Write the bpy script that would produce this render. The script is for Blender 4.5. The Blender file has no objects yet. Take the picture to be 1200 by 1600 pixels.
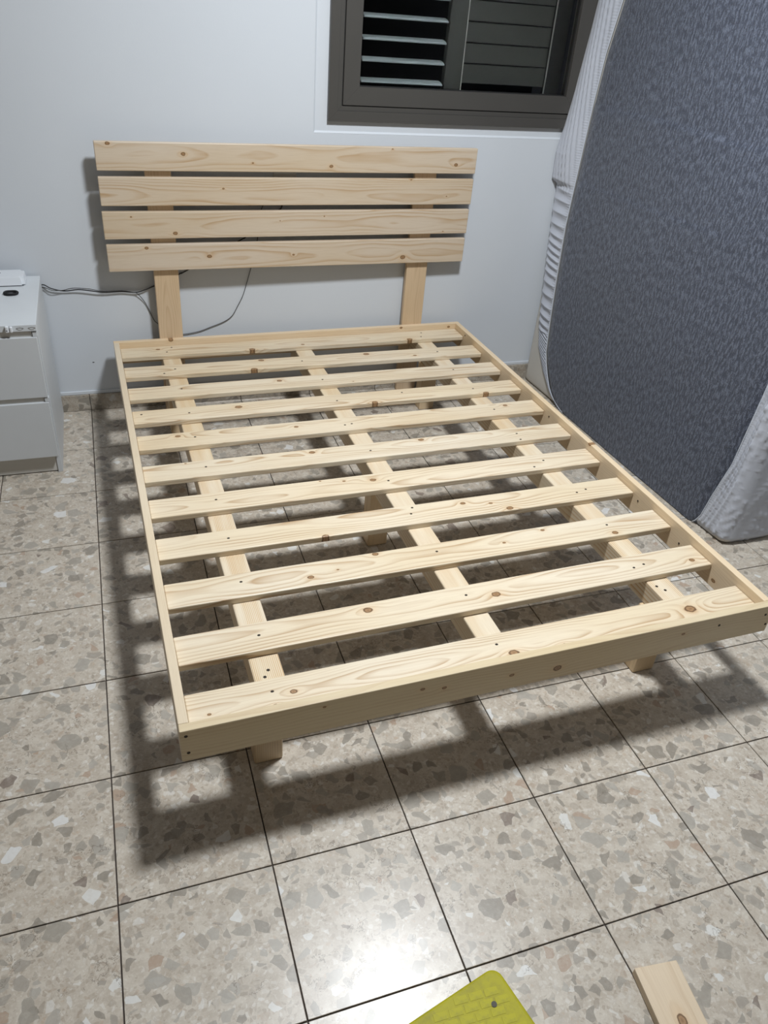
import bpy, bmesh, math, random
from mathutils import Vector, Matrix
random.seed(7)
sc = bpy.context.scene
C = sc.collection
R = math.radians

# ------------------------------------------------------------------ camera
cam_d = bpy.data.cameras.new('camera')
cam = bpy.data.objects.new('camera', cam_d); C.objects.link(cam)
cam.location = (0.12586, -0.89435, 1.49319)
cam.rotation_mode = 'XYZ'
cam.rotation_euler = (0.975586, -0.073482, -0.321773)
cam_d.sensor_fit = 'HORIZONTAL'; cam_d.sensor_width = 36.0
cam_d.lens = 1210.74 / 1200 * 36
cam_d.clip_start = 0.02
sc.camera = cam

# ------------------------------------------------------------------ world (night outside)
w = bpy.data.worlds.new('night'); sc.world = w; w.use_nodes = True
w.node_tree.nodes['Background'].inputs[0].default_value = (0.010, 0.011, 0.013, 1)
w.node_tree.nodes['Background'].inputs[1].default_value = 0.35

# ------------------------------------------------------------------ the room's ceiling lamp
LAMP = (0.97, 0.62, 2.52)
ld = bpy.data.lights.new('ceiling_lamp_light', 'AREA')
ld.shape = 'DISK'; ld.size = 0.30; ld.energy = 38; ld.color = (0.93, 0.97, 1.0)
lo = bpy.data.objects.new('ceiling_lamp_light', ld); C.objects.link(lo)
lo.location = LAMP

sc.view_settings.view_transform = 'Standard'; sc.view_settings.look = 'None'
sc.view_settings.gamma = 1.0; sc.view_settings.use_curve_mapping = False
sc.view_settings.exposure = 0.80

# ------------------------------------------------------------------ helpers
def tag(o, label=None, cat=None, group=None, kind=None):
    if label: o['label'] = label
    if cat: o['category'] = cat
    if group: o['group'] = group
    if kind: o['kind'] = kind
    return o

def empty(name, loc=(0, 0, 0), rz=0):
    o = bpy.data.objects.new(name, None); C.objects.link(o)
    o.location = loc; o.rotation_euler = (0, 0, rz); o.empty_display_size = .1
    return o

def mesh_obj(name, bm, mat, parent=None, smooth=False):
    me = bpy.data.meshes.new(name)
    bmesh.ops.recalc_face_normals(bm, faces=bm.faces)
    bm.to_mesh(me); bm.free()
    if smooth:
        for p in me.polygons: p.use_smooth = True
    if mat: me.materials.append(mat)
    o = bpy.data.objects.new(name, me); C.objects.link(o)
    if parent: o.parent = parent
    return o

def box_bm(x0, x1, y0, y1, z0, z1, bev=0.0, seg=2, bm=None):
    b = bmesh.new()
    bmesh.ops.create_cube(b, size=1)
    for v in b.verts:
        v.co = Vector(((x0+x1)/2 + v.co.x*(x1-x0), (y0+y1)/2 + v.co.y*(y1-y0), (z0+z1)/2 + v.co.z*(z1-z0)))
    if bev > 0:
        bmesh.ops.bevel(b, geom=list(b.edges), offset=bev, segments=seg, profile=0.5, affect='EDGES')
    if bm is None: return b
    me = bpy.data.meshes.new('tmp'); b.to_mesh(me); b.free(); bm.from_mesh(me); bpy.data.meshes.remove(me)
    return bm

def box(name, x0, x1, y0, y1, z0, z1, mat, parent=None, bev=0.0, seg=2):
    return mesh_obj(name, box_bm(x0, x1, y0, y1, z0, z1, bev, seg), mat, parent)

def tube(name, pts, r, mat, parent=None, seg=8, closed=False):
    bm = bmesh.new(); pts = [Vector(p) for p in pts]; rings = []; n = len(pts)
    up = Vector((0.13, 0.31, 0.94))
    for i, p in enumerate(pts):
        if closed: t = pts[(i+1) % n] - pts[i-1]
        else: t = pts[min(i+1, n-1)] - pts[max(i-1, 0)]
        t.normalize()
        a = t.cross(up)
        if a.length < 1e-3: a = t.cross(Vector((1, 0, 0)))
        a.normalize(); b = t.cross(a)
        rings.append([bm.verts.new(p + (a*math.cos(2*math.pi*k/seg) + b*math.sin(2*math.pi*k/seg))*r) for k in range(seg)])
    m = n if closed else n-1
    for i in range(m):
        A, B = rings[i], rings[(i+1) % n]
        for k in range(seg): bm.faces.new((A[k], A[(k+1) % seg], B[(k+1) % seg], B[k]))
    if not closed:
        bm.faces.new(rings[0]); bm.faces.new(rings[-1][::-1])
    return mesh_obj(name, bm, mat, parent, smooth=True)

def smooth_path(pts, n=8):
    pts = [Vector(p) for p in pts]; out = []
    P = [pts[0]] + pts + [pts[-1]]
    for i in range(1, len(P)-2):
        p0, p1, p2, p3 = P[i-1], P[i], P[i+1], P[i+2]
        for k in range(n):
            t = k/n
            out.append(0.5*((2*p1) + (-p0+p2)*t + (2*p0-5*p1+4*p2-p3)*t*t + (-p0+3*p1-3*p2+p3)*t*t*t))
    out.append(pts[-1]); return out

def lerp_tab(tab, z):
    if z <= tab[0][0]: return tab[0][1]
    for (a, va), (b, vb) in zip(tab, tab[1:]):
        if z <= b: return va + (vb-va)*(z-a)/(b-a)
    return tab[-1][1]

# ------------------------------------------------------------------ node helper
class NT:
    def __init__(s, name):
        s.m = bpy.data.materials.new(name); s.m.use_nodes = True
        s.t = s.m.node_tree; s.b = s.t.nodes['Principled BSDF']
    def n(s, typ, **kw):
        nd = s.t.nodes.new(typ)
        for k, v in kw.items():
            if k.startswith('i_'):
                key = k[2:]; key = int(key) if key.isdigit() else key.replace('_', ' ')
                s.put(nd.inputs[key], v)
            else: setattr(nd, k, v)
        return nd
    def put(s, inp, v):
        if isinstance(v, bpy.types.NodeSocket): s.t.links.new(v, inp)
        elif isinstance(v, bpy.types.Node): s.t.links.new(v.outputs[0], inp)
        elif v is not None: inp.default_value = v
    def M(s, op, a, b=None, c=None):
        nd = s.t.nodes.new('ShaderNodeMath'); nd.operation = op
        s.put(nd.inputs[0], a)
        if b is not None: s.put(nd.inputs[1], b)
        if c is not None: s.put(nd.inputs[2], c)
        return nd.outputs[0]
    def mix(s, f, a, b, mode='MIX'):
        nd = s.t.nodes.new('ShaderNodeMix'); nd.data_type = 'RGBA'; nd.blend_type = mode
        s.put(nd.inputs[0], f)
        s.put(nd.inputs[6], a if not isinstance(a, tuple) else (*a, 1)); s.put(nd.inputs[7], b if not isinstance(b, tuple) else (*b, 1))
        return nd.outputs[2]
    def ramp(s, f, stops, interp='LINEAR'):
        nd = s.t.nodes.new('ShaderNodeValToRGB'); nd.color_ramp.interpolation = interp
        e = nd.color_ramp.elements
        while len(e) < len(stops): e.new(0.5)
        for k, (p, c) in enumerate(stops):
            e[k].position = p; e[k].color = (*c, 1) if len(c) == 3 else c
        s.put(nd.inputs[0], f); return nd.outputs[0]
    def step(s, v, a, b):      # smoothstep a..b
        nd = s.t.nodes.new('ShaderNodeMapRange'); nd.interpolation_type = 'SMOOTHSTEP'
        s.put(nd.inputs[0], v); nd.inputs[1].default_value = a; nd.inputs[2].default_value = b
        return nd.outputs[0]
    def vec(s, x, y, z):
        nd = s.t.nodes.new('ShaderNodeCombineXYZ'); s.put(nd.inputs[0], x); s.put(nd.inputs[1], y); s.put(nd.inputs[2], z); return nd.outputs[0]
    def noise(s, v, scale, detail=3, rough=.5, out=0):
        nd = s.t.nodes.new('ShaderNodeTexNoise'); s.put(nd.inputs['Vector'], v)
        nd.inputs['Scale'].default_value = scale; nd.inputs['Detail'].default_value = detail; nd.inputs['Roughness'].default_value = rough
        return nd.outputs[out]
    def vor(s, v, scale, feature='F1', out='Distance', rnd=1.0):
        nd = s.t.nodes.new('ShaderNodeTexVoronoi'); nd.feature = feature; s.put(nd.inputs['Vector'], v)
        nd.inputs['Scale'].default_value = scale; nd.inputs['Randomness'].default_value = rnd
        return nd.outputs[out]
    def vm(s, op, a, b):
        nd = s.t.nodes.new('ShaderNodeVectorMath'); nd.operation = op; s.put(nd.inputs[0], a); s.put(nd.inputs[1], b)
        return nd.outputs[0]
    def bump(s, h, strength, dist):
        nd = s.t.nodes.new('ShaderNodeBump'); nd.inputs['Strength'].default_value = strength; nd.inputs['Distance'].default_value = dist
        s.put(nd.inputs['Height'], h); s.put(s.b.inputs['Normal'], nd.outputs[0])

def flat(name, col, rough=.6, metal=0.0, spec=.5, bump=None):
    k = NT(name); k.b.inputs['Base Color'].default_value = (*col, 1); k.b.inputs['Roughness'].default_value = rough
    k.b.inputs['Metallic'].default_value = metal; k.b.inputs['Specular IOR Level'].default_value = spec
    tc = k.n('ShaderNodeTexCoord').outputs['Object']
    nz = k.noise(tc, 9, 4)
    k.put(k.b.inputs['Base Color'], k.mix(nz, tuple(c*.95 for c in col), tuple(min(1, c*1.04) for c in col)))
    if bump: k.bump(k.noise(tc, bump[0], 3), bump[1], bump[2])
    return k.m

# ------------------------------------------------------------------ pine wood
def wood(name, knots=(), seed=0, ring=.0062, yc=0.0, zc=-.05, light=(.72, .635, .492), late=(.47, .325, .19), contrast=1.2, wav=.011, tint=0.0):
    k = NT(name); k.b.inputs['Roughness'].default_value = .43; k.b.inputs['Specular IOR Level'].default_value = .5
    tc = k.n('ShaderNodeTexCoord').outputs['Object']
    sp = k.n('ShaderNodeSeparateXYZ', i_0=tc); x, y, z = sp.outputs
    rs = random.Random(seed*13+5); ox, oy = rs.uniform(-9, 9), rs.uniform(-9, 9)
    xs = k.M('ADD', x, ox)
    big = k.noise(k.vec(k.M('MULTIPLY', xs, 1.6), k.M('MULTIPLY', y, 5.0), k.M('ADD', k.M('MULTIPLY', z, 5.0), oy)), 1.0, 2.5, .45)
    med = k.noise(k.vec(k.M('MULTIPLY', xs, 5), k.M('MULTIPLY', y, 22.0), k.M('ADD', k.M('MULTIPLY', z, 22.0), oy)), 1.0, 2, .5)
    dy = k.M('SUBTRACT', y, yc); dz = k.M('SUBTRACT', z, zc)
    rad = k.M('SQRT', k.M('ADD', k.M('MULTIPLY', dy, dy), k.M('MULTIPLY', dz, dz)))
    rad = k.M('ADD', rad, k.M('MULTIPLY', k.M('SUBTRACT', big, .5), wav*6))
    rad = k.M('ADD', rad, k.M('MULTIPLY', k.M('SUBTRACT', med, .5), wav*.55))
    core = None; halo = None
    for kn in knots:
        kx, ky, kr = kn[:3]
        ddx = k.M('SUBTRACT', x, kx); ddy = k.M('SUBTRACT', y, ky)
        e2 = k.M('ADD', k.M('POWER', k.M('DIVIDE', ddx, kr*3.6), 2), k.M('POWER', k.M('DIVIDE', ddy, kr*2.1), 2))
        g = k.M('EXPONENT', k.M('MULTIPLY', e2, -1))
        rad = k.M('ADD', rad, k.M('MULTIPLY', g, (1 if kr*10000 % 2 < 1 else -1)*kr*1.15))
        d = k.M('SQRT', k.M('ADD', k.M('POWER', k.M('DIVIDE', ddx, kr*1.25), 2), k.M('POWER', k.M('DIVIDE', ddy, kr*.9), 2)))
        d = k.M('ADD', d, k.M('MULTIPLY', k.M('SUBTRACT', k.noise(k.vec(k.M('ADD', x, kx*7), y, z), 130, 2), .5), .5))
        core = d if core is None else k.M('MINIMUM', core, d)
        halo = g if halo is None else k.M('MAXIMUM', halo, g)
    f = k.M('FRACT', k.M('DIVIDE', rad, ring))
    band = k.ramp(f, [(0, (.05,)*3), (.45, (.12,)*3), (.80, (.75,)*3), (.90, (1,)*3), (1.0, (.08,)*3)])
    amp = k.noise(k.vec(k.M('MULTIPLY', xs, 2.2), k.M('MULTIPLY', y, 30), z), 1.0, 2)
    band = k.M('MULTIPLY', band, k.M('MULTIPLY', k.step(amp, .25, .75), contrast))
    fib = k.noise(k.vec(k.M('MULTIPLY', xs, 14), k.M('MULTIPLY', y, 420), k.M('MULTIPLY', z, 420)), 1.0, 3, .6)
    L = tuple(c for c in light)
    base = k.mix(k.step(big, .2, .8), tuple(c*q for c, q in zip(L, (1.03, 1.05, 1.10))), tuple(c*q for c, q in zip(L, (.97, .93, .85))))
    if tint: base = k.mix(tint, base, (.78, .60, .36))
    col = k.mix(band, base, late)
    col = k.mix(k.M('MULTIPLY', k.step(fib, .35, .75), .16), col, tuple(c*.82 for c in late))
    if core is not None:
        col = k.mix(k.M('MULTIPLY', k.M('POWER', halo, 2.0), .35), col, (.62, .38, .17))
        kc = k.ramp(k.M('MULTIPLY', core, .7), [(0, (.22, .12, .055)), (.35, (.36, .215, .105)), (.6, (.10, .05, .02)), (.72, (.33, .19, .09)), (1, (.5, .33, .18))])
        col = k.mix(k.M('SUBTRACT', 1.0, k.step(core, .85, 1.15)), col, kc)
    k.put(k.b.inputs['Base Color'], col)
    k.bump(k.M('ADD', k.M('MULTIPLY', fib, .5), k.M('MULTIPLY', band, .5)), .25, .0006)
    return k.m

# ------------------------------------------------------------------ terrazzo
def terrazzo(name, shade=1.0):
    k = NT(name)
    pos = k.n('ShaderNodeNewGeometry').outputs['Position']
    rnd = k.n('ShaderNodeObjectInfo').outputs['Random']
    off = k.vec(k.M('MULTIPLY', rnd, 37.0), k.M('MULTIPLY', rnd, 91.0), k.M('MULTIPLY', rnd, 3.0))
    P0 = k.vm('ADD', pos, off)
    wob = k.noise(P0, 26, 2, .5, out=1)
    P = k.vm('ADD', P0, k.vm('MULTIPLY', k.vm('SUBTRACT', wob, (.5, .5, .5)), (.022, .022, .022)))
    fine = k.noise(P0, 210, 4, .7)
    mid = k.noise(P0, 30, 6, .68)
    s = shade
    base = k.mix(k.step(mid, .36, .66), (.43*s, .375*s, .31*s), (.535*s, .485*s, .415*s))
    base = k.mix(k.M('MULTIPLY', k.step(fine, .52, .72), .45), base, (.68*s, .66*s, .60*s))
    base = k.mix(k.M('MULTIPLY', k.step(k.noise(P0, 90, 4, .65), .58, .70), .4), base, (.29*s, .225*s, .16*s))
    def layer(base, scale, dens, edge, cols, strength, shift, blur=.03):
        PP = k.vm('ADD', P, shift)
        ed = k.vor(PP, scale, 'DISTANCE_TO_EDGE'); c = k.vor(PP, scale, 'F1', 'Color')
        cc = k.n('ShaderNodeSeparateColor', i_0=c); r, g, b = cc.outputs
        thr = k.M('ADD', edge, k.M('MULTIPLY', g, .22))
        thr = k.M('ADD', thr, k.M('MULTIPLY', k.M('SUBTRACT', k.noise(P0, scale*2.6, 3, .6), .5), .09))
        m = k.M('GREATER_THAN', r, 1-dens)
        e = k.step(k.M('SUBTRACT', ed, thr), 0, blur*.6)
        m = k.M('MULTIPLY', k.M('MULTIPLY', m, e), strength)
        col = k.ramp(b, cols, 'CONSTANT')
        col = k.mix(k.M('MULTIPLY', k.step(k.noise(P0, 70, 5, .7), .45, .75), .35), col, (.50*s, .46*s, .40*s))
        return k.mix(m, base, col)
    q = lambda r, g, b: (r*s, g*s, b*s)
    base = layer(base, 120, .55, .02, [(0, q(.34, .28, .22)), (.3, q(.60, .57, .52)), (.55, q(.27, .21, .155)), (.75, q(.70, .68, .64)), (.92, q(.44, .33, .24))], .42, (1.3, .2, 0), .06)
    base = layer(base, 66, .38, .04, [(0, q(.33, .285, .235)), (.4, q(.43, .39, .34)), (.62, q(.25, .21, .165)), (.76, q(.68, .67, .64)), (.90, q(.38, .30, .23))], .5, (.3, 5.2, 0), .05)
    base = layer(base, 38, .36, .05, [(0, q(.31, .28, .24)), (.4, q(.36, .335, .295)), (.62, q(.235, .21, .175)), (.86, q(.66, .66, .64)), (.93, q(.37, .27, .20))], .8, (4.3, 2.2, 0))
    base = layer(base, 25, .34, .06, [(0, q(.30, .275, .235)), (.35, q(.35, .325, .285)), (.60, q(.24, .215, .18)), (.88, q(.66, .66, .65)), (.93, q(.19, .15, .125))], .85, (7.3, .7, 0))
    rid = k.M('ABSOLUTE', k.M('SUBTRACT', k.noise(P, 17, 5, .65), .5))
    base = k.mix(k.M('MULTIPLY', k.M('MULTIPLY', k.M('LESS_THAN', rid, .008), k.step(k.noise(P0, 11, 2), .56, .62)), .6), base, (.16*s, .13*s, .10*s))
    k.put(k.b.inputs['Base Color'], base)
    k.b.inputs['Specular IOR Level'].default_value = .5
    k.put(k.b.inputs['Roughness'], k.ramp(k.noise(P0, 12, 3), [(0, (.24,)*3), (1, (.38,)*3)]))
    k.bump(k.noise(P0, 14, 3), .12, .002)
    return k.m

M_tile = terrazzo('terrazzo_tile')
M_base = terrazzo('terrazzo_baseboard', .82)
M_grout = flat('dark_grout', (.055, .043, .036), .9)

def wallmat():
    k = NT('painted_plaster'); k.b.inputs['Roughness'].default_value = .75
    tc = k.n('ShaderNodeTexCoord').outputs['Object']
    a = k.noise(tc, 2.2, 3); f = k.noise(tc, 260, 3, .6)
    k.put(k.b.inputs['Base Color'], k.mix(a, (.565, .60, .645), (.605, .64, .685)))
    k.bump(k.M('ADD', k.M('MULTIPLY', a, 2.0), k.M('MULTIPLY', f, .35)), .25, .0015)
    return k.m
M_wall = wallmat()
M_warm = flat('warm_low_bounce_paint', (.27, .225, .175), .8)  # unseen walls, toned dark and warm to weaken and warm the bounce light
M_ceil = flat('low_bounce_ceiling_paint', (.56, .54, .51), .85)  # unseen ceiling, colour lowered so less light bounces into the shadows

# ------------------------------------------------------------------ room
WY = 2.125            # back wall face
XR = 2.34; XL = -1.75; YF = -2.3; ZC = 2.62
fl = tag(box('floor', XL-.12, XR+.12, YF-.12, WY+.12, -.08, -.0035, M_grout), kind='structure')
fl['label'] = 'terrazzo tile floor with dark joints'
tile_meshes = []
S_ = .30; G = .0014
def tile_bm():
    b = box_bm(-S_/2+G, S_/2-G, -S_/2+G, S_/2-G, -.012, 0.0, .0007, 1)
    return b
tm = bpy.data.meshes.new('tile'); b = tile_bm(); b.to_mesh(tm); b.free(); tm.materials.append(M_tile)
for i in range(-4, 8):
    for j in range(-4, 8):
        x0 = i*S_; y0 = j*S_
        if j == 7: continue
        o = bpy.data.objects.new('tile', tm); C.objects.link(o)
        o.parent = fl; o.location = (x0+S_/2, y0+S_/2, random.uniform(-.0003, .0003))
# cut row at the wall
for i in range(-4, 8):
    o = box('tile', i*S_+G, i*S_+S_-G, 7*S_+G, WY-.001, -.012, 0, M_tile, fl, .0007, 1)
# the rest of the floor behind the camera and far left, joined
bm = bmesh.new()
for i in range(-6, 8):
    for j in range(-8, 8):
        if -4 <= i and -4 <= j: continue
        x0, x1 = max(i*S_+G, XL), i*S_+S_-G
        y0, y1 = max(j*S_+G, YF), min(j*S_+S_-G, WY-.001)
        if x1 > x0+.01 and y1 > y0+.005: box_bm(x0, x1, y0, y1, -.012, 0, bm=bm)
o = mesh_obj('tile', bm, M_tile, fl); o['kind'] = 'stuff'

# window opening
WX0, WX1, WZ0, WZ1 = .950, 2.02, 1.082, 2.05
bm = bmesh.new()
TO = .054; TB = .044
box_bm(XL-.12, WX0-TO, WY, WY+.2, 0, ZC, bm=bm); box_bm(WX1+TO, XR+.12, WY, WY+.2, 0, ZC, bm=bm)
box_bm(WX0-TO, WX1+TO, WY, WY+.2, 0, WZ0-TB, bm=bm); box_bm(WX0-TO, WX1+TO, WY, WY+.2, WZ1+TO, ZC, bm=bm)
wb = tag(mesh_obj('wall_back', bm, M_wall), kind='structure')
for nm, a in (('wall_left', (XL-.12, XL, YF, WY, 0, ZC)), ('wall_right', (XR, XR+.12, YF, WY, 0, ZC)), ('wall_front', (XL-.12, XR+.12, YF-.12, YF, 0, ZC))):
    tag(box(nm, *a, M_wall if nm == 'wall_right' else M_warm), kind='structure')
tag(box('ceiling', XL-.12, XR+.12, YF-.12, WY+.2, ZC, ZC+.1, M_ceil), kind='structure')
# recessed plaster surround of the window, sloping out to the wall face
bm = bmesh.new()
ol = [(WX0-TO, WZ0-TB), (WX1+TO, WZ0-TB), (WX1+TO, WZ1+TO), (WX0-TO, WZ1+TO)]
el = [(WX0-TO+.006, WZ0-TB+.007), (WX1+TO-.006, WZ0-TB+.007), (WX1+TO-.006, WZ1+TO-.007), (WX0-TO+.006, WZ1+TO-.007)]
il = [(WX0, WZ0), (WX1, WZ0), (WX1, WZ1), (WX0, WZ1)]
loops = [[bm.verts.new((p[0], y_, p[1])) for p in lp] for lp, y_ in ((ol, WY+.06), (ol, WY-.0006), (el, WY+.0045), (il, WY+.0045), (il, WY+.06))]
for A, B in zip(loops, loops[1:]):
    for k in range(4): bm.faces.new((A[k], A[(k+1) % 4], B[(k+1) % 4], B[k]))
tag(mesh_obj('trim_1', bm, M_wall), kind='structure')
# baseboard: one board per tile length
bbd = tag(box('baseboard_back', XL, XR, WY-.004, WY, 0, .0675, M_grout), kind='structure')
for i in range(-6, 8):
    x0, x1 = max(i*S_+.001, XL), min(i*S_+S_-.001, XR)
    if x1-x0 < .02: continue
    box('tile', x0, x1, WY-.011, WY-.003, .001, .068, M_base, bbd, .0012, 2)
bm = bmesh.new()
box_bm(XL, XR-.001, WY-.005, WY+.001, .068, .082, .002, 2, bm)
mesh_obj('paint_edge', bm, M_wall, bbd)
for nm, a in (('baseboard_left', (XL, XL+.01, YF, WY-.011, 0, .068)), ('baseboard_right', (XR-.01, XR, YF, WY-.011, 0, .068)), ('baseboard_front', (XL+.01, XR-.01, YF, YF+.01, 0, .068))):
    tag(box(nm, *a, M_base), kind='structure')
# speck on the wall
bm = bmesh.new(); bmesh.ops.create_uvsphere(bm, u_segments=8, v_segments=5, radius=.004)
for v in bm.verts: v.co = Vector((v.co.x*1.1+.033, v.co.y*.3+WY-.0002, v.co.z*.45+.2))
mesh_obj('nail_hole', bm, flat('nail_hole_dark', (.05, .05, .05), .9), wb)

# ------------------------------------------------------------------ window
M_alu = flat('bronze_grey_aluminium', (.078, .074, .068), .38, .2)
M_alu_d = flat('dark_gasket', (.012, .012, .012), .6)
M_shut = flat('shutter_aluminium', (.062, .064, .057), .4, .1)
M_louv = flat('pale_louver_aluminium', (.47, .54, .56), .35, .2)
win = empty('window_1', ((WX0+WX1)/2, WY+.03, WZ0)); win['kind'] = 'structure'
win['label'] = 'sliding window with bronze-grey aluminium frame and louvered shutters behind'
wl = Vector(win.location)
def wbox(name, x0, x1, y0, y1, z0, z1, mat, parent=win, bev=.0012):
    o = box(name, x0, x1, y0, y1, z0, z1, mat, None, bev, 2)
    o.parent = parent; o.matrix_parent_inverse = Matrix.Translation(-wl); return o
def mitred(name, x0, x1, z0, z1, wdt, y0, y1, mat, bev=.0015):
    """four mitred members"""
    a = [(x0, z0), (x1, z0), (x1, z1), (x0, z1)]; i = [(x0+wdt, z0+wdt), (x1-wdt, z0+wdt), (x1-wdt, z1-wdt), (x0+wdt, z1-wdt)]
    for k in range(4):
        bm = bmesh.new(); q = [a[k], a[(k+1) % 4], i[(k+1) % 4], i[k]]
        f = [bm.verts.new((p[0], y0, p[1])) for p in q]; g = [bm.verts.new((p[0], y1, p[1])) for p in q]
        bm.faces.new(f); bm.faces.new(g[::-1])
        for t in range(4): bm.faces.new((f[t], g[t], g[(t+1) % 4], f[(t+1) % 4]))
        bmesh.ops.bevel(bm, geom=list(bm.edges), offset=bev*.4, segments=1, affect='EDGES')
        o = mesh_obj(name, bm, mat); o.parent = win; o.matrix_parent_inverse = Matrix.Translation(-wl)
FX0, FX1, FZ0, FZ1 = .947, 2.018, 1.079, 2.048
mitred('window_frame', FX0, FX1, FZ0, FZ1, .034, WY-.012, WY+.05, M_alu)
mitred('window_frame', FX0+.034, FX1-.034, FZ0+.034, FZ1-.034, .016, WY-.007, WY+.05, M_alu)
mitred('gasket', FX0+.049, FX1-.049, FZ0+.049, FZ1-.049, .006, WY-.002, WY+.045, M_alu_d)
mitred('sash', FX0+.0535, FX1-.0535, FZ0+.0535, FZ1-.0535, .060, WY-.011, WY+.035, M_alu)
GX0, GX1, GZ0, GZ1 = FX0+.1135, FX1-.1135, FZ0+.1135, FZ1-.1135
mitred('gasket', GX0-.001, GX1+.001, GZ0-.001, GZ1+.001, .004, WY+.002, WY+.022, M_alu_d)
g = NT('window_glass'); g.b.inputs['Base Color'].default_value = (.97, .98, .98, 1); g.b.inputs['Transmission Weight'].default_value = 1
g.b.inputs['Roughness'].default_value = 0.0; g.b.inputs['IOR'].default_value = 1.12
wbox('glass_pane', GX0-.004, GX1+.004, WY+.010, WY+.014, GZ0-.004, GZ1+.004, g.m, bev=0)
# latch-like stop on the left of the sash near the top of the view
wbox('latch', FX0+.058, FX0+.070, WY-.016, WY-.009, 1.47, 1.54, M_alu_d)
# shutters behind the glass
SY = 2.20
for x0, x1, z0, z1 in ((1.060, 1.082, 1.14, 2.02), (1.415, 1.482, 1.14, 2.02), (1.845, 1.905, 1.14, 2.02), (1.06, 1.905, 1.125, 1.178)):
    wbox('shutter_frame', x0, x1, SY-.012, SY+.02, z0, z1, M_shut if x0 != 1.845 else M_alu_d)  # rightmost upright coloured black to stand in for the dark gap
wbox('track', 1.0, 1.98, 2.165, 2.25, 1.10, 1.13, M_alu_d)
wbox('shutter_frame', 1.06, 1.905, SY-.012, SY+.02, 1.97, 2.02, M_shut)
pitch = .0672
lz = 1.212
kk = 0
while lz < 1.95:
    # open louver: a tilted elliptical blade
    def blade(x0, x1, zc, tilt, wid, thk, mat, name, yc=SY):
        bm = bmesh.new(); n = 12
        A, B = [], []
        for t in range(n):
            a = 2*math.pi*t/n; p = Vector((0, wid/2*math.cos(a), thk/2*math.sin(a)))
            p = Matrix.Rotation(tilt, 3, 'X') @ p
            A.append(bm.verts.new((x0, yc+p.y, zc+p.z))); B.append(bm.verts.new((x1, yc+p.y, zc+p.z)))
        for t in range(n): bm.faces.new((A[t], A[(t+1) % n], B[(t+1) % n], B[t]))
        bm.faces.new(A); bm.faces.new(B[::-1])
        o = mesh_obj(name, bm, mat, smooth=False); o.parent = win; o.matrix_parent_inverse = Matrix.Translation(-wl)
    blade(1.082, 1.402, lz-.004, R(9), .060, .012, M_louv, 'louver')
    # zig-zag link arm at the right end of the open louvers
    if lz < 1.88:
        o = tube('link_arm', [(1.406, SY-.028, lz-.004), (1.414, SY-.012, lz+.032), (1.409, SY-.005, lz+.055)], .0016, M_shut); o.parent = win; o.matrix_parent_inverse = Matrix.Translation(-wl)
    # closed slat with a thin dark joint
    wbox('closed_slat', 1.486, 1.838, SY-.006+.001*(kk % 2), SY+.004, lz+.0015, lz+pitch-.0015, M_shut, bev=.002)
    lz += pitch; kk += 1
wbox('side_seal', 1.4825, 1.4855, SY-.013, SY-.006, 1.178, 1.97, flat('seal_strip', (.5, .5, .48), .5), bev=0)
wbox('side_seal', 1.8395, 1.8435, SY-.013, SY-.008, 1.178, 1.97, flat('seal_strip_worn', (.25, .25, .24), .7), bev=0)
# unseen wall beyond, night darkness put into its colour so the louvers show
tag(box('exterior_wall', WX0-.6, WX1+.6, WY+1.6, WY+1.7, 0.2, 3.2, flat('night_facade', (.02, .02, .022), .9)), kind='structure')

# ------------------------------------------------------------------ ceiling lamp fixture
cl = empty('ceiling_lamp', (LAMP[0], LAMP[1], ZC))
tag(cl, 'round white ceiling lamp above the bed', 'lamp')
def disc(name, r, z0, z1, mat, parent, bev=.005, seg=40, at=(0, 0)):
    bm = bmesh.new(); bmesh.ops.create_cone(bm, cap_ends=True, segments=seg, radius1=r, radius2=r, depth=z1-z0)
    for v in bm.verts: v.co += Vector((at[0], at[1], (z0+z1)/2))
    if bev: bmesh.ops.bevel(bm, geom=[e for e in bm.edges if abs(e.verts[0].co.z-e.verts[1].co.z) < 1e-6], offset=bev, segments=2, affect='EDGES')
    return mesh_obj(name, bm, mat, parent)
lo.parent = cl; lo.matrix_parent_inverse = Matrix.Translation((-LAMP[0], -LAMP[1], -ZC))
disc('lamp_body', .19, -.05, 0, flat('lamp_white', (.8, .8, .8), .4), cl)
em = NT('lamp_diffuser'); em.b.inputs['Base Color'].default_value = (.9, .9, .9, 1); em.b.inputs['Emission Color'].default_value = (1, .98, .94, 1); em.b.inputs['Emission Strength'].default_value = 3
disc('diffuser', .165, -.075, -.05, em.m, cl)

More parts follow.
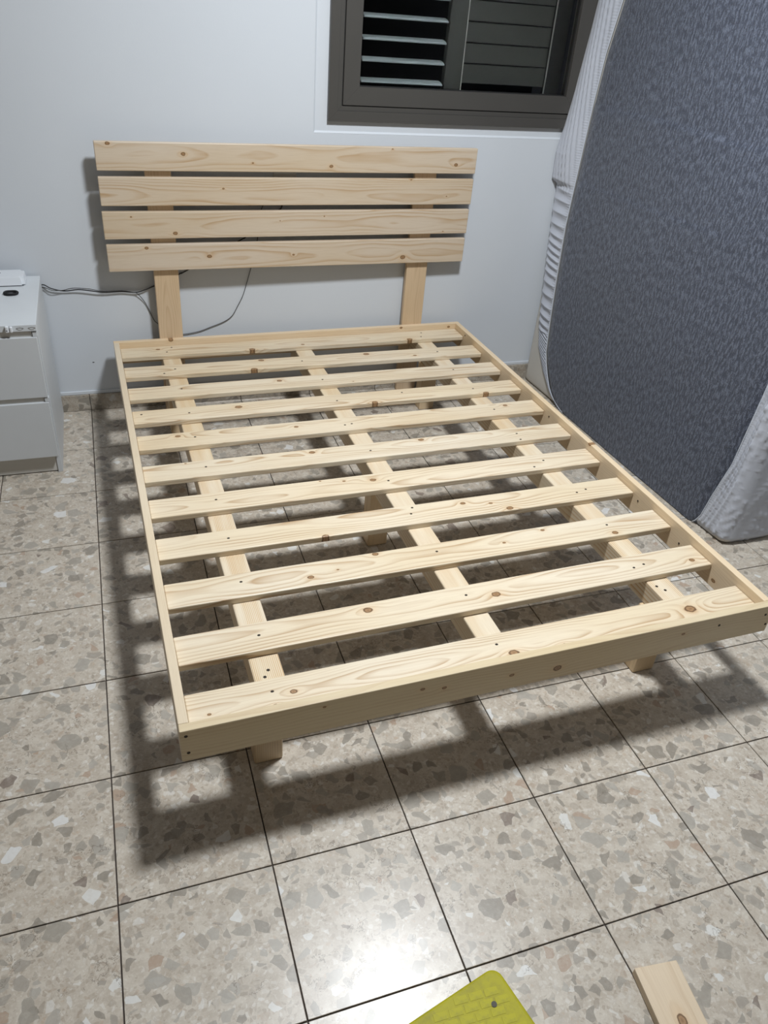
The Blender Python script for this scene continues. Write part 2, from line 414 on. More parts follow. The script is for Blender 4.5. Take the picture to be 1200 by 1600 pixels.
# ------------------------------------------------------------------ BED
H = .3073; HB = .0864; W = 1.4392; L = 1.94; TH = .01765
bed = empty('bed_frame', (.15008, .12446, 0), TH)
tag(bed, 'unfinished pine double bed frame with open slats and plank headboard against the wall', 'bed')
RT = .020
def board(name, length, width, thick, centre, rot, mat, parent=bed, bev=.0025, seg=2):
    """flat board: local x = length, y = width, z = thickness"""
    bm = box_bm(-length/2, length/2, -width/2, width/2, -thick/2, thick/2, bev, seg)
    o = mesh_obj(name, bm, mat, parent); o.location = centre; o.rotation_euler = rot
    return o
M_screw = flat('dark_screw_steel', (.035, .025, .018), .5, .4)
def screw(parent, x, y, z, r=.0036, stretch=1.0):
    bm = bmesh.new(); bmesh.ops.create_cone(bm, cap_ends=True, segments=10, radius1=r, radius2=r*.75, depth=.0012)
    for v in bm.verts: v.co = Vector((v.co.x*stretch+x, v.co.y+y, v.co.z+z))
    # cross recess: two tiny bars
    for a in (0, math.pi/2):
        c, s = math.cos(a), math.sin(a)
        b = box_bm(-r*.6, r*.6, -.0005, .0005, 0, .0009)
        for v in b.verts: v.co = Vector((c*v.co.x-s*v.co.y+x, s*v.co.x+c*v.co.y+y, v.co.z+z))
        me = bpy.data.meshes.new('t'); b.to_mesh(me); b.free(); bm.from_mesh(me); bpy.data.meshes.remove(me)
    return mesh_obj('screw', bm, M_screw, parent)

# slat data: v at left end, v at right end, knots, screws (local metres)
SL = {10: {'k': [[-0.562, 0.015, 0.007], [-0.21, -0.04, 0.010], [-0.002, -0.024, 0.006], [0.454, -0.040, 0.010]], 's': [[-0.532, -0.015], [-0.51, 0.026], [0.53, 0.02], [0.513, -0.021]]},
9: {'k': [[-0.198, 0.031, 0.009], [-0.239, -0.044, 0.010], [0.222, 0.024, 0.010], [0.413, -0.021, 0.006]], 's': [[-0.521, 0.004], [-0.563, -0.028], [-0.046, -0.001], [0.52, 0.001]]},
8: {'k': [[-0.171, 0.017, 0.008], [0.094, -0.035, 0.003]], 's': [[-0.52, 0.011], [-0.014, 0.0], [0.513, 0.0]]},
7: {'k': [[-0.354, 0.012, 0.010], [0.117, -0.042, 0.009], [0.551, -0.044, 0.009]], 's': [[-0.519, 0.001], [-0.67, 0.017], [-0.011, -0.004], [0.24, 0.016], [0.517, -0.002]]},
6: {'k': [[-0.575, 0.022, 0.007], [-0.198, 0.01, 0.006], [0.574, 0.021, 0.007]], 's': [[-0.524, 0.007], [-0.037, -0.009], [-0.012, -0.005], [0.52, 0.0]]},
5: {'k': [[-0.191, 0.024, 0.008], [0.177, 0.03, 0.008], [-0.574, 0.037, 0.003]], 's': [[-0.519, 0.006], [-0.008, -0.003], [0.515, 0.005], [0.509, -0.035]]},
4: {'k': [[-0.212, 0.038, 0.003], [-0.057, 0.011, 0.008], [-0.143, 0.023, 0.004]], 's': [[-0.519, 0.008], [-0.013, -0.003], [0.516, 0.004], [0.467, -0.026]]},
3: {'k': [[0.281, -0.035, 0.009], [0.156, 0.019, 0.007], [0.237, 0.001, 0.005], [-0.271, -0.044, 0.008]], 's': [[-0.518, 0.007], [-0.01, 0.003], [0.004, 0.031], [0.522, -0.005], [0.559, 0.005]]},
2: {'k': [[-0.353, -0.013, 0.007], [-0.168, 0.037, 0.007], [0.187, 0.001, 0.004], [0.32, 0.029, 0.005], [0.518, -0.031, 0.008], [-0.28, -0.001, 0.003]], 's': [[-0.52, 0.011], [-0.007, 0.009], [0.516, 0.008]]},
1: {'k': [[-0.255, 0.019, 0.0095], [0.069, -0.007, 0.010], [0.654, -0.016, 0.007]], 's': [[-0.517, 0.003], [-0.005, 0.009], [0.476, -0.004], [0.511, 0.002]]},
0: {'k': [[0.017, -0.024, 0.010], [0.144, -0.034, 0.008], [0.518, -0.002, 0.013], [-0.483, -0.004, 0.0065], [-0.628, -0.032, 0.0035], [-0.657, -0.018, 0.0035], [-0.527, -0.03, 0.004]], 's': [[-0.525, 0.008], [-0.009, 0.011], [0.508, -0.032]]}}
CL = [.0675, .241, .427, .614, .800, .983, 1.169, 1.342, 1.518, 1.6955, 1.8745]
CR = [.0675, .2495, .4265, .611, .7965, .9775, 1.1645, 1.3395, 1.5115, 1.688, 1.8745]
ST = .0175; SZ = H-.024
for i in range(11):
    wd = .090; v0, v1 = CL[i], CR[i]
    ln = W-2*RT-.003
    m = wood('pine_slat_%d' % i, SL[i]['k'], seed=i+1, ring=random.uniform(.0055, .0085), yc=random.uniform(-.02, .03), zc=-random.uniform(.02, .05), tint=random.choice((0, .08, .15)) if i else .05)
    o = board('slat', ln, wd, ST, (W/2, (v0+v1)/2, SZ-ST/2), (0, 0, math.atan2(v1-v0, W)), m)
    for s in SL[i]['s']: screw(o, s[0], s[1], ST/2, stretch=1.25)
# rails: side rails butt between foot board and head rail
M_r = wood('pine_side_rail_left', [(-.96+.127, .0, .012), (-.96+.393, -.03, .008)], seed=31, ring=.003, yc=.02, zc=-.2, contrast=.35, light=(.70, .60, .45))
def vboard(name, length, centre, axis, mat, thick=RT, h=HB):
    rot = (math.pi/2, 0, 0) if axis == 'x' else (math.pi/2, 0, math.pi/2)
    return board(name, length, h, thick, centre, rot, mat, bed, .0018)
rl = vboard('side_rail', L-2*RT, (RT/2, L/2, H-HB/2), 'y', M_r)
kr = [(1.814, .293), (1.085, .277), (.54, .269), (.336, .257), (.183, .242)]
rr = vboard('side_rail', L-2*RT, (W-RT/2, L/2, H-HB/2), 'y', wood('pine_side_rail_right', [(.828-L/2, .0415, .006), (.183-L/2, .242-(H-HB/2), .006)], seed=33, ring=.004, yc=.1, zc=-.15, contrast=.4, light=(.74, .60, .42)))
for v, zz in kr[:4]:
    s = screw(rr, v-L/2, zz-(H-HB/2), -RT/2-.0006, r=.003)
zc = H-HB/2
fb = vboard('foot_board', W, (W/2, RT/2, zc), 'x', wood('pine_foot_board', [(-.221, .280-zc, .0045), (-.17, .270-zc, .0045), (-.007, .263-zc, .005), (.111, .253-zc, .009), (-.435, .291-zc, .003), (.45, .275-zc, .004)], seed=41, ring=.008, yc=-.07, zc=-.05, contrast=.6, light=(.64, .54, .37)))
for x, zz in ((-.708, .292), (-.706, .244), (.697, .280), (.711, .246), (.555, .278)):
    screw(fb, x, zz-zc, RT/2, r=.0042)
hr = vboard('head_rail', W, (W/2, L-RT/2, zc), 'x', wood('pine_head_rail', [(.211-W/2, .0415, .007), (1.166-W/2, .301-zc, .005), (1.388-W/2, .293-zc, .005)], seed=43, ring=.005, yc=.1, zc=-.1, contrast=.4, light=(.72, .57, .39)))
# support beams
BT = SZ-ST; BH = .062; BW = .067
hard = (.66, .43, .20)
beams = []
for i, bx in enumerate((.201, .718, 1.244)):
    bl = L-2*RT-.004
    o = board('support_beam', bl, BW, BH, (bx, L/2, BT-BH/2), (0, 0, math.pi/2),
              wood('pine_support_beam_%d' % i, [], seed=51+i, ring=(.0036, .0026, .0046)[i], yc=(.22, .25, .19)[i], zc=-.06, contrast=(1.9, 1.2, 1.6)[i], late=(.54, .34, .15), wav=.004), bev=.004)
    beams.append(o)
for bi, u, v in ((0, .203, .153), (0, .192, .135), (2, 1.226, .179), (2, 1.239, .160)):
    bx = (.201, .718, 1.244)[bi]
    screw(beams[bi], v-L/2, -(u-bx), BH/2, r=.0045)
# legs under the beams
def leg(u, v, w=.060, d=.066, seed=60):
    m = wood('pine_leg_%d' % seed, [], seed=seed, ring=.0042, yc=.03, zc=-.09, contrast=.9, light=(.72, .56, .36), wav=.004)
    h = BT-BH-.0005
    o = board('leg', h, w, d, (u, v, h/2), (0, -math.pi/2, math.pi/2 if False else 0), m, bed, .004)
    return o
leg(.196, .122+.033, seed=60); leg(1.234, .132+.033, seed=61)
leg(.712, .852+.033, seed=62); leg(.201, 1.76, seed=63); leg(1.240, 1.765, seed=64)
# headboard: posts behind the head rail, planks in front of the posts
PT = .022
for i, (u0, u1) in enumerate(((.172, .261), (1.176, 1.266))):
    m = wood('pine_headboard_post_%d' % i, [], seed=70+i, ring=.0062, yc=-.004, zc=-.035, contrast=.8, light=(.62, .47, .31))
    o = board('headboard_post', .985, u1-u0, PT, ((u0+u1)/2, L+PT/2+.0003, .985/2), (0, -math.pi/2, -math.pi/2), m, bed, .003)
HBP = [((.017, 1.420), .915, 1.006, [(-.659, 1.0, .006), (-.415, .971, .0065), (-.175, .945, .003), (.114, .937, .006), (.349, .999, .0025), (.614, .947, .0065)]),
       ((.017, 1.418), .801, .895, [(-.283, .859, .0035), (.589, .832, .0025), (.434, .892, .003)]),
       ((.0155, 1.415), .6885, .7815, [(-.608, .765, .003), (-.461, .707, .0065), (-.077, .746, .002), (.093, .761, .0025), (.59, .698, .002)]),
       ((.017, 1.413), .5745, .669, [(-.566, .657, .0055), (-.344, .622, .007), (-.025, .62, .004), (.426, .599, .009)])]
for i, ((u0, u1), z0, z1, kn) in enumerate(HBP):
    c = (u0+u1)/2; zz = (z0+z1)/2
    kk_ = [(k[0]+W/2-c, k[1]-zz, k[2]) for k in kn]
    m = wood('pine_headboard_plank_%d' % i, kk_, seed=80+i, ring=(.009, .007, .0075, .010)[i], yc=(.0, -.015, .0, -.01)[i], zc=(-.05, -.03, -.03, -.03)[i], contrast=1.25, light=(.60, .505, .39))
    o = board('headboard_plank', u1-u0, z1-z0, .019, (c, L-.0095-.0003, zz), (math.pi/2, 0, 0), m, bed, .0025)

# ------------------------------------------------------------------ NIGHTSTAND
M_white = flat('white_foil_board', (.60, .63, .66), .45)
M_white2 = flat('white_foil_front', (.56, .585, .61), .5)
M_inner = flat('nightstand_inner_board', (.56, .55, .52), .55)  # grey-beige board of the inner parts and grip recesses
NX1 = -.104; NX0 = -.504; NYB = WY-.013; NF = 1.630; NT_ = .5475
ns = empty('nightstand', ((NX0+NX1)/2, (NF+NYB)/2, 0))
tag(ns, 'white two-drawer nightstand by the wall left of the bed', 'nightstand')
nl = Vector(ns.location)
def nbox(name, x0, x1, y0, y1, z0, z1, mat, bev=.0012):
    o = box(name, x0, x1, y0, y1, z0, z1, mat, None, bev); o.parent = ns; o.matrix_parent_inverse = Matrix.Translation(-nl); return o
nbox('top_panel', NX0, NX1, NF, NYB, NT_-.021, NT_, M_white)
nbox('side_panel', NX1-.016, NX1-.0005, NF+.024, NYB, 0, NT_-.0215, M_white2)
nbox('side_panel', NX0+.0005, NX0+.016, NF+.024, NYB, 0, NT_-.0215, M_white2)
nbox('back_panel', NX0+.016, NX1-.016, NYB-.01, NYB-.003, .02, NT_-.022, M_inner)
nbox('kick_panel', NX0+.0165, NX1-.0165, NF+.028, NF+.042, .004, .075, M_inner)
for z0, z1 in ((.298, .506), (.074, .280)):
    o = nbox('drawer', NX0+.0025, NX1-.0035, NF+.001, NF+.019, z0, z1, M_white2, .002)
    # grip groove: set-back rail above the front with a closed end
    nbox('grip_rail', NX0+.017, NX1-.0165, NF+.0195, NF+.034, z0-.004, z1-.001, M_inner)
    nbox('grip_back', NX0+.0165, NX1-.017, NF+.0095, NF+.019, z1+.0004, z1+.0175, M_inner, .0004)
    nbox('grip_end', NX1-.0155, NX1-.002, NF+.004, NF+.0235, z1+.0005, z1+.0165, M_white2)
# marks on the front edge of the top
M_stain = flat('old_glue_mark', (.33, .33, .33), .8)
for cx in (-.151, -.117):
    pts = [(cx+.009*math.cos(a)*(1+.25*math.sin(3*a)), NF-.0004, NT_-.011+.0035*math.sin(a)) for a in [2*math.pi*t/20 for t in range(20)]]
    o = tube('glue_mark', pts, .0009, M_stain, None, 5, closed=True); o.parent = ns; o.matrix_parent_inverse = Matrix.Translation(-nl)
# white clip stuck on the edge
M_plas = flat('white_plastic', (.70, .73, .77), .35)
ck = empty('edge_clip', (-.181, NF, NT_-.01)); tag(ck, 'small white plastic clip stuck on the front edge of the nightstand top', 'clip')
o = box('clip_body', -.012, -.0015, -.010, -.0002, -.010, .0105, M_plas, ck, .003, 3)
o = box('clip_body', .0005, .009, -.010, -.0002, -.010, .0085, M_plas, ck, .003, 3)
o = box('clip_slot', -.0085, -.0055, -.0108, -.0098, -.004, -.001, flat('slot_black', (.02, .02, .02), .5), ck, .0004)

# white box on the nightstand
rb = empty('adapter_box', (-.235, 2.048, NT_)); tag(rb, 'flat white plastic box with a dark mark on top of the nightstand', 'box')
bm = box_bm(-.09, .088, -.048, .045, .0035, .030, 0)
for v in bm.verts:
    if v.co.z > .02: v.co.y += .006 if v.co.y < 0 else -.001; v.co.x += -.003 if v.co.x > 0 else .003
bmesh.ops.bevel(bm, geom=[e for e in bm.edges if abs(e.verts[0].co.z-e.verts[1].co.z) > .01], offset=.011, segments=4, affect='EDGES')
bmesh.ops.bevel(bm, geom=[e for e in bm.edges if min(e.verts[0].co.z, e.verts[1].co.z) > .029], offset=.002, segments=2, affect='EDGES')
mesh_obj('case', bm, M_plas, rb)
box('base_plate', -.084, .082, -.043, .040, 0, .0035, flat('dark_foot', (.09, .10, .11), .6), rb, .001)
bm = bmesh.new(); bmesh.ops.create_cone(bm, cap_ends=True, segments=16, radius1=.0055, radius2=.005, depth=.0006)
for v in bm.verts: v.co = Vector((v.co.x*1.3+.004, v.co.y+.01, v.co.z+.0303))
mesh_obj('dark_mark', bm, flat('mark_black', (.02, .02, .025), .4), rb)
# black hair tie
ht = [(-.189+.0195*math.cos(a)*(1+.05*math.cos(2*a)), 1.921+.017*math.sin(a), NT_+.0048+.0006*math.sin(3*a)) for a in [2*math.pi*t/36 for t in range(36)]]
o = tube('hair_tie', ht, .0042, flat('black_elastic', (.008, .008, .010), .85, bump=(900, .6, .001)), None, 8, closed=True)
tag(o, 'black elastic ring lying on the white nightstand top', 'hair tie')

# ------------------------------------------------------------------ CABLES + SOCKET
M_cab = flat('black_cable', (.014, .014, .016), .5)
M_cabg = flat('grey_cable', (.05, .05, .05), .5)
yc_ = WY-.0045
def cable(pts, r, mat, label, wig=.0):
    P = [(x, (y if y else yc_), z) for x, y, z in pts]
    o = tube('cable', smooth_path(P, 8), r, mat, None, 7)
    return tag(o, label, 'cable')
cable([(-.16, 2.121, .46), (-.125, 2.119, .50), (-.100, 2.1165, .513), (-.074, 2.112, .500), (-.032, 2.116, .488), (.023, 2.112, .4925), (.1, 2.113, .4800), (.168, 2.115, .4795), (.218, 2.116, .474), (.25, 2.115, .482), (.288, 0, .495), (.388, 0, .539), (.408, 0, .548), (.617, 0, .659), (.642, 0, .673), (.76, 0, .765), (.777, 0, .778), (.792, 2.116, .85)], .0021, M_cab, 'black cable along the wall that climbs steeply behind the headboard to the socket')
cable([(-.16, 2.1195, .455), (-.12, 2.1175, .495), (-.100, 2.1155, .504), (-.070, 2.108, .494), (-.035, 2.112, .492), (0.0, 2.108, .500), (.05, 2.107, .4965), (.1, 2.109, .4855), (.168, 2.111, .4845), (.205, 2.113, .477), (.225, 2.115, .468), (.251, 0, .427), (.274, 0, .365), (.29, 0, .345), (.33, 0, .305), (.378, 0, .298), (.441, 0, .306), (.49, 0, .322), (.544, 0, .342), (.577, 0, .365), (.600, 0, .403), (.622, 0, .445), (.637, 0, .489), (.656, 0, .551), (.672, 0, .605), (.683, 0, .658), (.695, 0, .72), (.702, 0, .775), (.755, 2.116, .86)], .0014, M_cabg, 'thin grey cable that dips below the headboard in a long loop')
so = empty('wall_socket', (.790, WY, .872)); tag(so, 'white wall socket plate hidden behind the upper headboard planks', 'socket')
box('plate', -.043, .043, -.009, -.0003, -.03, .030, flat('socket_white', (.62, .60, .56), .4), so, .003, 2)
box('plug', -.03, -.012, -.016, -.009, -.014, .006, M_cab, so, .002); box('plug', .002, .020, -.016, -.009, -.016, .004, M_cab, so, .002)

# ------------------------------------------------------------------ MATTRESS
def fx(y, z): return 1.945+(2.1-y)*.042+.004*z+.014*z*z
MY0, MY1, MD, MT = .728, 2.111, .225, 1.90
M_border = flat('mattress_border_fabric', (.54, .52, .48), .85, bump=(400, .3, .001))
mt = empty('mattress', (2.08, 1.42, 0))
tag(mt, 'mattress with dark blue-grey underside standing upright against the wall right of the bed', 'mattress')
ml = Vector(mt.location)
def par(o, p, l): o.parent = p; o.matrix_parent_inverse = Matrix.Translation(-l); return o
def ring_section(z, inset, r=.028):
    y0, y1 = MY0+inset, MY1-inset; pts = []
    xf = lambda y: fx(y, z)+inset; xb = lambda y: fx(y, z)+MD-inset
    n = 6
    # going: front face far->near, near side, back near->far, far side
    for k in range(17): pts.append((xf(y1-r-(y1-y0-2*r)*k/16), y1-r-(y1-y0-2*r)*k/16))
    for k in range(1, n+1):
        a = math.pi/2*k/n; pts.append((xf(y0+r)+r-r*math.cos(a), y0+r-r*math.sin(a)))
    for k in range(0, n+1):
        a = math.pi/2*k/n; pts.append((xb(y0+r)-r+r*math.sin(a), y0+r-r*math.cos(a)))
    for k in range(1, 9): pts.append((xb(y0+r+(y1-y0-2*r)*k/8), y0+r+(y1-y0-2*r)*k/8))
    for k in range(1, n+1):
        a = math.pi/2*k/n; pts.append((xb(y1-r)-r+r*math.cos(a), y1-r+r*math.sin(a)))
    for k in range(0, n):
        a = math.pi/2*k/n; pts.append((xf(y1-r)+r-r*math.sin(a), y1-r+r*math.cos(a)))
    return pts
bm = bmesh.new(); rings = []
zs = [(.001, .018), (.004, .008), (.010, .002), (.018, 0)] + [(.05+.1*k, 0) for k in range(18)] + [(1.87, 0), (1.888, .004), (1.897, .014)]
for z, ins in zs: rings.append([bm.verts.new((p[0], p[1], z)) for p in ring_section(z, ins)])
for A, B in zip(rings, rings[1:]):
    n = len(A)
    for t in range(n): bm.faces.new((A[t], A[(t+1) % n], B[(t+1) % n], B[t]))
bm.faces.new(rings[0]); bm.faces.new(rings[-1][::-1])
par(mesh_obj('mattress_body', bm, M_border, smooth=True), mt, ml)
# grey underside panel
def greymat():
    k = NT('dark_woven_underside'); k.b.inputs['Roughness'].default_value = .7
    tc = k.n('ShaderNodeTexCoord').outputs['Object']
    sp = k.n('ShaderNodeSeparateXYZ', i_0=tc); x, y, z = sp.outputs
    st = k.noise(k.vec(0.0, k.M('MULTIPLY', y, 135), k.M('MULTIPLY', z, 42)), 1.0, 3, .6)
    st2 = k.noise(k.vec(0.0, k.M('MULTIPLY', y, 420), k.M('MULTIPLY', z, 260)), 1.0, 2, .6)
    dots = k.vor(k.vec(0.0, y, k.M('MULTIPLY', z, .7)), 190, 'F1', 'Distance')
    f = k.M('ADD', k.M('MULTIPLY', k.step(st, .38, .62), .6), k.M('MULTIPLY', k.step(st2, .35, .65), .4))
    col = k.ramp(f, [(0, (.016, .021, .040)), (.5, (.047, .059, .092)), (1, (.138, .160, .218))])
    col = k.mix(k.M('MULTIPLY', k.M('LESS_THAN', dots, .27), .9), col, (.016, .020, .034))
    k.put(k.b.inputs['Base Color'], col)
    k.b.inputs['Sheen Weight'].default_value = .25; k.b.inputs['Sheen Roughness'].default_value = .5
    k.bump(k.M('SUBTRACT', f, k.M('MULTIPLY', k.M('LESS_THAN', dots, .24), .4)), .6, .0015)
    return k.m
YG = [(0, 1.72), (.014, 1.782), (.032, 1.835), (.06, 1.872), (.108, 1.908), (.15, 1.934), (.197, 1.954), (.339, 1.973), (.5, 1.99), (.725, 2.008), (.915, 2.006), (1.187, 2.005), (1.349, 1.999), (1.519, 1.972), (1.75, 1.93), (1.9, 1.87)]
YD = [(0, .874), (.005, .871), (.02, .858), (.05, .845), (.141, .829), (.283, .798), (.556, .782), (1.0, .772), (1.9, .80)]
def crease(y, z):
    a = 1.182+.004*math.sin(9*y); b_ = .905+.02*(2.0-y)
    s = lambda t: 1/(1+math.exp(-t/.0035))
    e = .0050*s(z-a) + .0030*s(z-b_)*(1 if y > 1.3 else max(0, (y-1.0)/.3))
    e -= .0095
    e += .0018*math.sin(z*14+y*3)*math.sin(y*6+1) + -.010*math.sin(math.pi*min(1, max(0, (y-.8)/1.2)))*math.sin(math.pi*min(1, z/1.9))
    return e
bm = bmesh.new(); rows = []; NZ, NY = 420, 60
for i in range(NZ+1):
    z = .004+(1.875-.004)*i/NZ; ya, yb = lerp_tab(YD, z)-.012, lerp_tab(YG, z)+.012
    row = []
    for j in range(NY+1):
        y = ya+(yb-ya)*j/NY; e = min(1, j/2, (NY-j)/2)
        row.append(bm.verts.new((fx(y, z)-.004*e+crease(y, z)*e+.002*(1-e), y, z)))
    rows.append(row)
for A, B in zip(rows, rows[1:]):
    for j in range(NY): bm.faces.new((A[j], A[j+1], B[j+1], B[j]))
o = par(mesh_obj('underside_panel', bm, greymat(), smooth=True), mt, ml); o['label'] = 'dark blue-grey woven underside panel'

# ------------------------------------------------------------------ FITTED SHEET
def sheetmat():
    k = NT('pale_grey_sheet'); k.b.inputs['Roughness'].default_value = .85
    tc = k.n('ShaderNodeTexCoord').outputs['Object']
    k.put(k.b.inputs['Base Color'], k.mix(k.noise(tc, 12, 3), (.425, .45, .515), (.475, .50, .56)))
    k.b.inputs['Sheen Weight'].default_value = .2
    k.bump(k.noise(tc, 700, 2), .15, .0006)
    return k.m
M_sheet = sheetmat()
M_hem = flat('white_elastic_hem', (.56, .60, .67), .8)
sh = empty('fitted_sheet', (2.1, 1.42, 0))
tag(sh, 'pale grey-white fitted sheet gathered around the edge of the upright mattress', 'sheet')
shl = Vector(sh.location)
YS = [(0, 1.75), (.01, 1.80), (.046, 1.875), (.105, 1.952), (.197, 2.027), (.307, 2.058), (.45, 2.080), (.587, 2.098), (.8, 2.112), (2, 2.114)]
XS = [(0, 1.952), (.3, 1.942), (.55, 1.942), (.82, 1.936), (.872, 1.934), (.900, 1.918), (.994, 1.914), (1.09, 1.928), (1.247, 1.940), (1.42, 1.958), (1.52, 1.966), (1.9, 1.985)]
def sst(a, b, t): t = min(1, max(0, (t-a)/(b-a))); return t*t*(3-2*t)
def h1(n):
    v = math.sin(n*127.1+3.7)*43758.5453; return v-math.floor(v)
def n1(t):
    i = math.floor(t); f = t-i; f = f*f*(3-2*f); return h1(i)*(1-f)+h1(i+1)*f
def fold(ph):
    f = ph-math.floor(ph); return (abs(2*f-1))**1.6     # sharp valleys
bm = bmesh.new(); rows = []
NZ = 760
for i in range(NZ+1):
    z = .003+(1.895-.003)*i/NZ
    yg, ys, xs = lerp_tab(YG, z)+.002, lerp_tab(YS, z), lerp_tab(XS, z)
    row = []
    NB = 22
    up = sst(.80, .93, z)
    for j in range(NB+1):
        t = j/NB
        y = yg+(ys-yg)*t
        xb = fx(yg, z)-.0075
        x = xb+(xs-xb)*(t**1.3)
        # gathers
        env = math.sin(math.pi*min(1, t*.9+.08))
        zl = z-.030*t
        fine = .0022*fold(z*105+1.7*n1(z*9))*(1-sst(.05, .30, t))
        if z < .27: dl = .0075*fold(zl*72+.8*n1(zl*30))*(.35+.65*env)
        else: dl = .0105*fold(zl*25+1.9*n1(zl*6+5)+.5*t)*(.25+.75*env)
        zu = z-.68*(t**1.2)-.03*math.sin(3*t)
        du = (.0105*(fold(zu*9+1.2*n1(zu*3))**.8)+.0015*fold(zu*23+1.3+1.0*n1(zu*7)))*math.sin(math.pi*min(1, t+.03))
        x -= fine+dl*(1-up)+(.007+0*du)*up*math.sin(math.pi*t)+du*up
        x -= .012*sst(.874, .896, z)*(1-sst(1.0, 1.25, z))*(t**.8)
        if t > .8 and z > .5: y = min(y, 2.1145)
        row.append((x, y))
    # tail: round the corner, the far side, the back, the near side (hidden inside the body low down)
    low = 1-sst(.40, .60, z)
    lx = row[-1][0]; ly = row[-1][1]
    if z < .5:
        row += [(lx+.010, ly+.002), (fx(2.0, z)+.03, ly-.004), (fx(2.0, z)+MD*.5, 2.0), (fx(2., z)+MD*.7, 1.95), (fx(1.9, z)+MD+.005, 1.90)]
    else:
        row += [(lx+.012, min(2.1165, ly+.003)), (lx+.05, 2.1165), (fx(2., z)+MD*.5, 2.1165), (fx(2., z)+MD-.01, 2.1165), (fx(2.0, z)+MD+.004, 2.08)]
    for yy in (1.7, 1.3, .9, .79): row.append((fx(yy, z)+MD+.006+.002*math.sin(z*9+yy*7), yy))
    # near end: wraps the near corner; soft diagonal wrinkles
    bot = sst(0, .03, z)
    inset = .016*(1-bot)
    yn = MY0-.007+inset; rr_ = .035
    xb = fx(.76, z)+MD+.006
    def wr(u, zq):
        p = zq*.9+u*1.6
        return .0095*(fold(p*7+2.8*n1(p*3+u*4)+.3)-.4)+.0045*(fold((zq-u*1.1)*23+n1(zq*7))-.4)
    for k in range(0, 5): a = math.pi/2*k/4; row.append((xb-rr_+rr_*math.cos(a), yn+rr_-rr_*math.sin(a)))
    for k in range(1, 14):
        u = k/13; x0 = xb-rr_; x1 = fx(.76, z)-.006+rr_+inset
        row.append((x0+(x1-x0)*u, yn-max(0, wr(u*.3, z)*math.sin(math.pi*u))-.002))
    for k in range(1, 8):
        a = math.pi/2*k/7
        w_ = max(0, wr(.35+.03*k, z))*bot
        row.append((fx(.76, z)-.006+inset+rr_-(rr_+w_)*math.sin(a), yn+rr_-(rr_+w_)*math.cos(a)))
    yd = lerp_tab(YD, z)
    for k in range(1, 19):
        u = k/18; y0 = yn+rr_; y = y0+(yd-y0)*u
        near = (1-u)
        w_ = max(-.002, wr(.55+.25*u, z)*min(1, near*3+.15)) + .0016*fold(z*120+n1(z*40)+u*.8)*(u**3)
        row.append((fx(y, z)-.0075-w_*bot+inset*(1-u*.3), y))
    rows.append([bm.verts.new((p[0], p[1], z)) for p in row])
for A, B in zip(rows, rows[1:]):
    for j in range(len(A)-1): bm.faces.new((A[j], A[j+1], B[j+1], B[j]))
o = par(mesh_obj('sheet_cloth', bm, M_sheet, smooth=True), sh, shl)
# top cap of cloth
bm = bmesh.new(); tp = ring_section(1.89, .0); vs = [bm.verts.new((p[0], p[1], 1.9035)) for p in tp]; bm.faces.new(vs)
ex = bmesh.ops.extrude_face_region(bm, geom=bm.faces[:]); 
for v in [g_ for g_ in ex['geom'] if isinstance(g_, bmesh.types.BMVert)]: v.co.z -= .004
par(mesh_obj('sheet_top', bm, M_sheet), sh, shl)
# elastic hems
hem = [(fx(lerp_tab(YG, z)+.002, z)-.0095, lerp_tab(YG, z)+.001, z) for z in [.004+1.87*i/240 for i in range(241)]]
par(tube('elastic_hem', hem, .0022, M_hem, None, 6), sh, shl)
hem = [(fx(lerp_tab(YD, z), z)-.0085, lerp_tab(YD, z), z) for z in [.004+1.87*i/160 for i in range(161)]]
par(tube('elastic_hem', hem, .0020, M_hem, None, 6), sh, shl)
# seam line on the outer side of the low gathered band
hem = [(fx(lerp_tab(YS, z), z)-.0045, lerp_tab(YS, z)+.001, z) for z in [.004+.30*i/60 for i in range(61)]]
par(tube('band_seam', hem, .0013, M_hem, None, 6), sh, shl)

# ------------------------------------------------------------------ YELLOW EMBOSSED CASE (corner in view)
def yellowmat(name, c1, c2):
    k = NT(name); k.b.inputs['Roughness'].default_value = .55; k.b.inputs['Specular IOR Level'].default_value = .3
    tc = k.n('ShaderNodeTexCoord').outputs['Object']
    d = k.step(k.noise(tc, 34, 5, .65), .42, .72); d2 = k.step(k.noise(tc, 170, 3, .6), .58, .7)
    col = k.mix(d, c1, c2)
    col = k.mix(k.M('MULTIPLY', d2, .25), col, (.20, .18, .05))
    k.put(k.b.inputs['Base Color'], col); k.bump(k.noise(tc, 220, 3), .15, .0006); return k.m
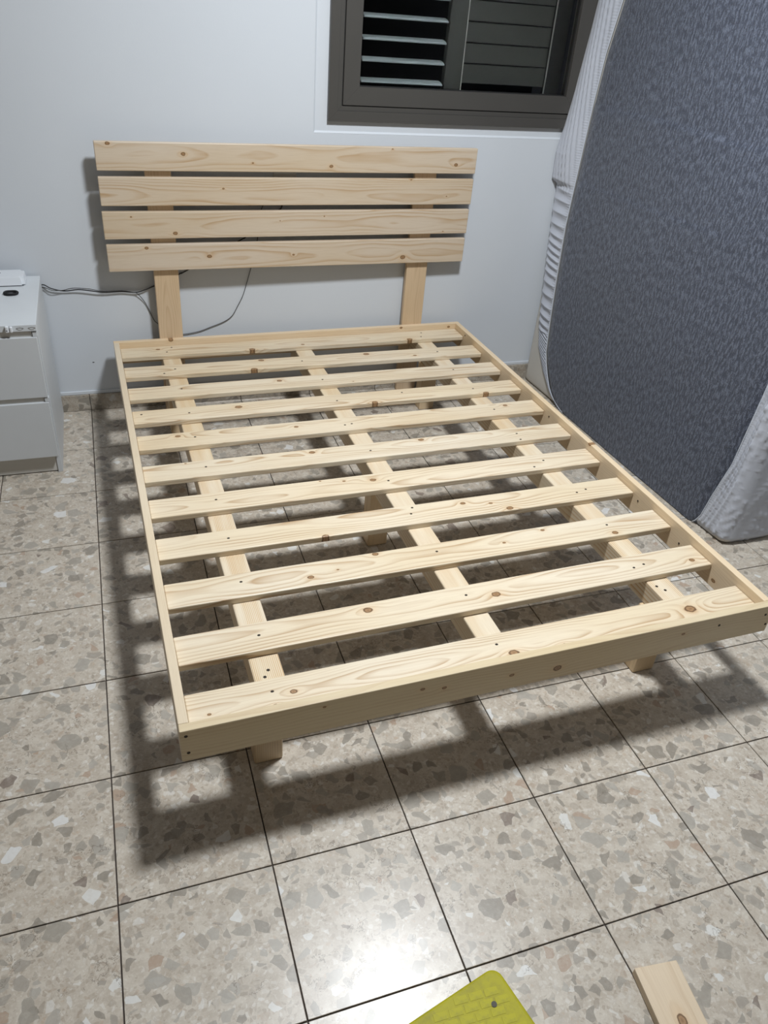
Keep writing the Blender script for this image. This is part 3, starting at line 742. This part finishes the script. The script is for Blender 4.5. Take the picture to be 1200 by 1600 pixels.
# corner C at (.630,-.329); edge A runs to (.451,-.363)... edge B runs to (.66,-.426)
Cc = Vector((.648, -.318)); Ta = (Vector((.451, -.363))-Vector((.612, -.3245))).normalized()
ang = math.atan2(Ta.y, Ta.x)+math.pi      # local -x runs along edge A
yl = empty('yellow_case', (Cc.x, Cc.y, 0), ang)
tag(yl, 'yellow plastic case lid with embossed brick pattern lying on the floor tiles', 'case')
YW, YL_ = .21, .40
def round_rect(x0, x1, y0, y1, r, n=7):
    out = []
    for cx, cy, a0 in ((x1-r, y1-r, 0), (x0+r, y1-r, 90), (x0+r, y0+r, 180), (x1-r, y0+r, 270)):
        for k in range(n+1):
            a = R(a0+90*k/n); out.append((cx+r*math.cos(a), cy+r*math.sin(a)))
    return out
bm = bmesh.new(); prev = None
for z_, ins in ((.0005, .003), (.003, 0), (.022, 0), (.0255, .0012), (.0275, .004), (.028, .007)):
    lp = [bm.verts.new((p[0], p[1], z_)) for p in round_rect(-YL_+ins, -ins, -YW+ins, -ins, .021-ins*.5)]
    if prev:
        for k in range(len(lp)): bm.faces.new((prev[k], prev[(k+1) % len(lp)], lp[(k+1) % len(lp)], lp[k]))
    else: bm.faces.new(lp[::-1])
    prev = lp
bm.faces.new(prev)
M_y1 = yellowmat('scuffed_yellow_plastic', (.41, .375, .006), (.32, .29, .015))
M_y2 = yellowmat('yellow_pad_plastic', (.44, .405, .006), (.34, .315, .015))
mesh_obj('case_shell', bm, M_y1, yl)
pm = bpy.data.meshes.new('embossed_pad'); b = box_bm(-.0125, .0125, -.0065, .0065, -.001, .0002, .00015, 1); b.to_mesh(pm); b.free(); pm.materials.append(M_y2)
rot = R(-16)
for r_ in range(-18, 22):
    for c_ in range(-26, 20):
        px_ = c_*.029+(r_ % 2)*.0145; py_ = r_*.0165
        x_ = math.cos(rot)*px_-math.sin(rot)*py_-.12; y_ = math.sin(rot)*px_+math.cos(rot)*py_-.06
        if not (-.16 < x_ < -.020 and -.125 < y_ < -.015): continue
        if x_ > -.035 and y_ > -.03: continue
        if (x_+.047)**2+(y_+.052)**2 < .00012: continue
        o = bpy.data.objects.new('embossed_pad', pm); C.objects.link(o); o.parent = yl; o.location = (x_, y_, .0282); o.rotation_euler = (0, 0, rot)
disc('screw_hole', .0052, .0272, .0290, flat('hole_dark', (.05, .045, .03), .6), yl, 0, 12, at=(-.045, -.052))

# ------------------------------------------------------------------ PINE OFFCUT
TL_, TR_ = Vector((.899, -.395)), Vector((.986, -.405))
d_ = (TR_-TL_).normalized(); wd_ = (TR_-TL_).length
down = Vector((d_.y, -d_.x))
ln_ = .34
cc = (TL_+TR_)/2+down*ln_/2
m = wood('pine_offcut_grain', [(.17-.0-.098+.0, 0.0, .0095)], seed=95, ring=.009, yc=.0, zc=-.06, contrast=.45, light=(.66, .53, .37))
m2 = m
oc = board('pine_offcut', ln_, wd_, .02, (cc.x, cc.y, .0102), (0, 0, math.atan2(-down.y, -down.x)), m, None, .002)
tag(oc, 'short pine board offcut with one brown knot lying on the floor tiles', 'board')
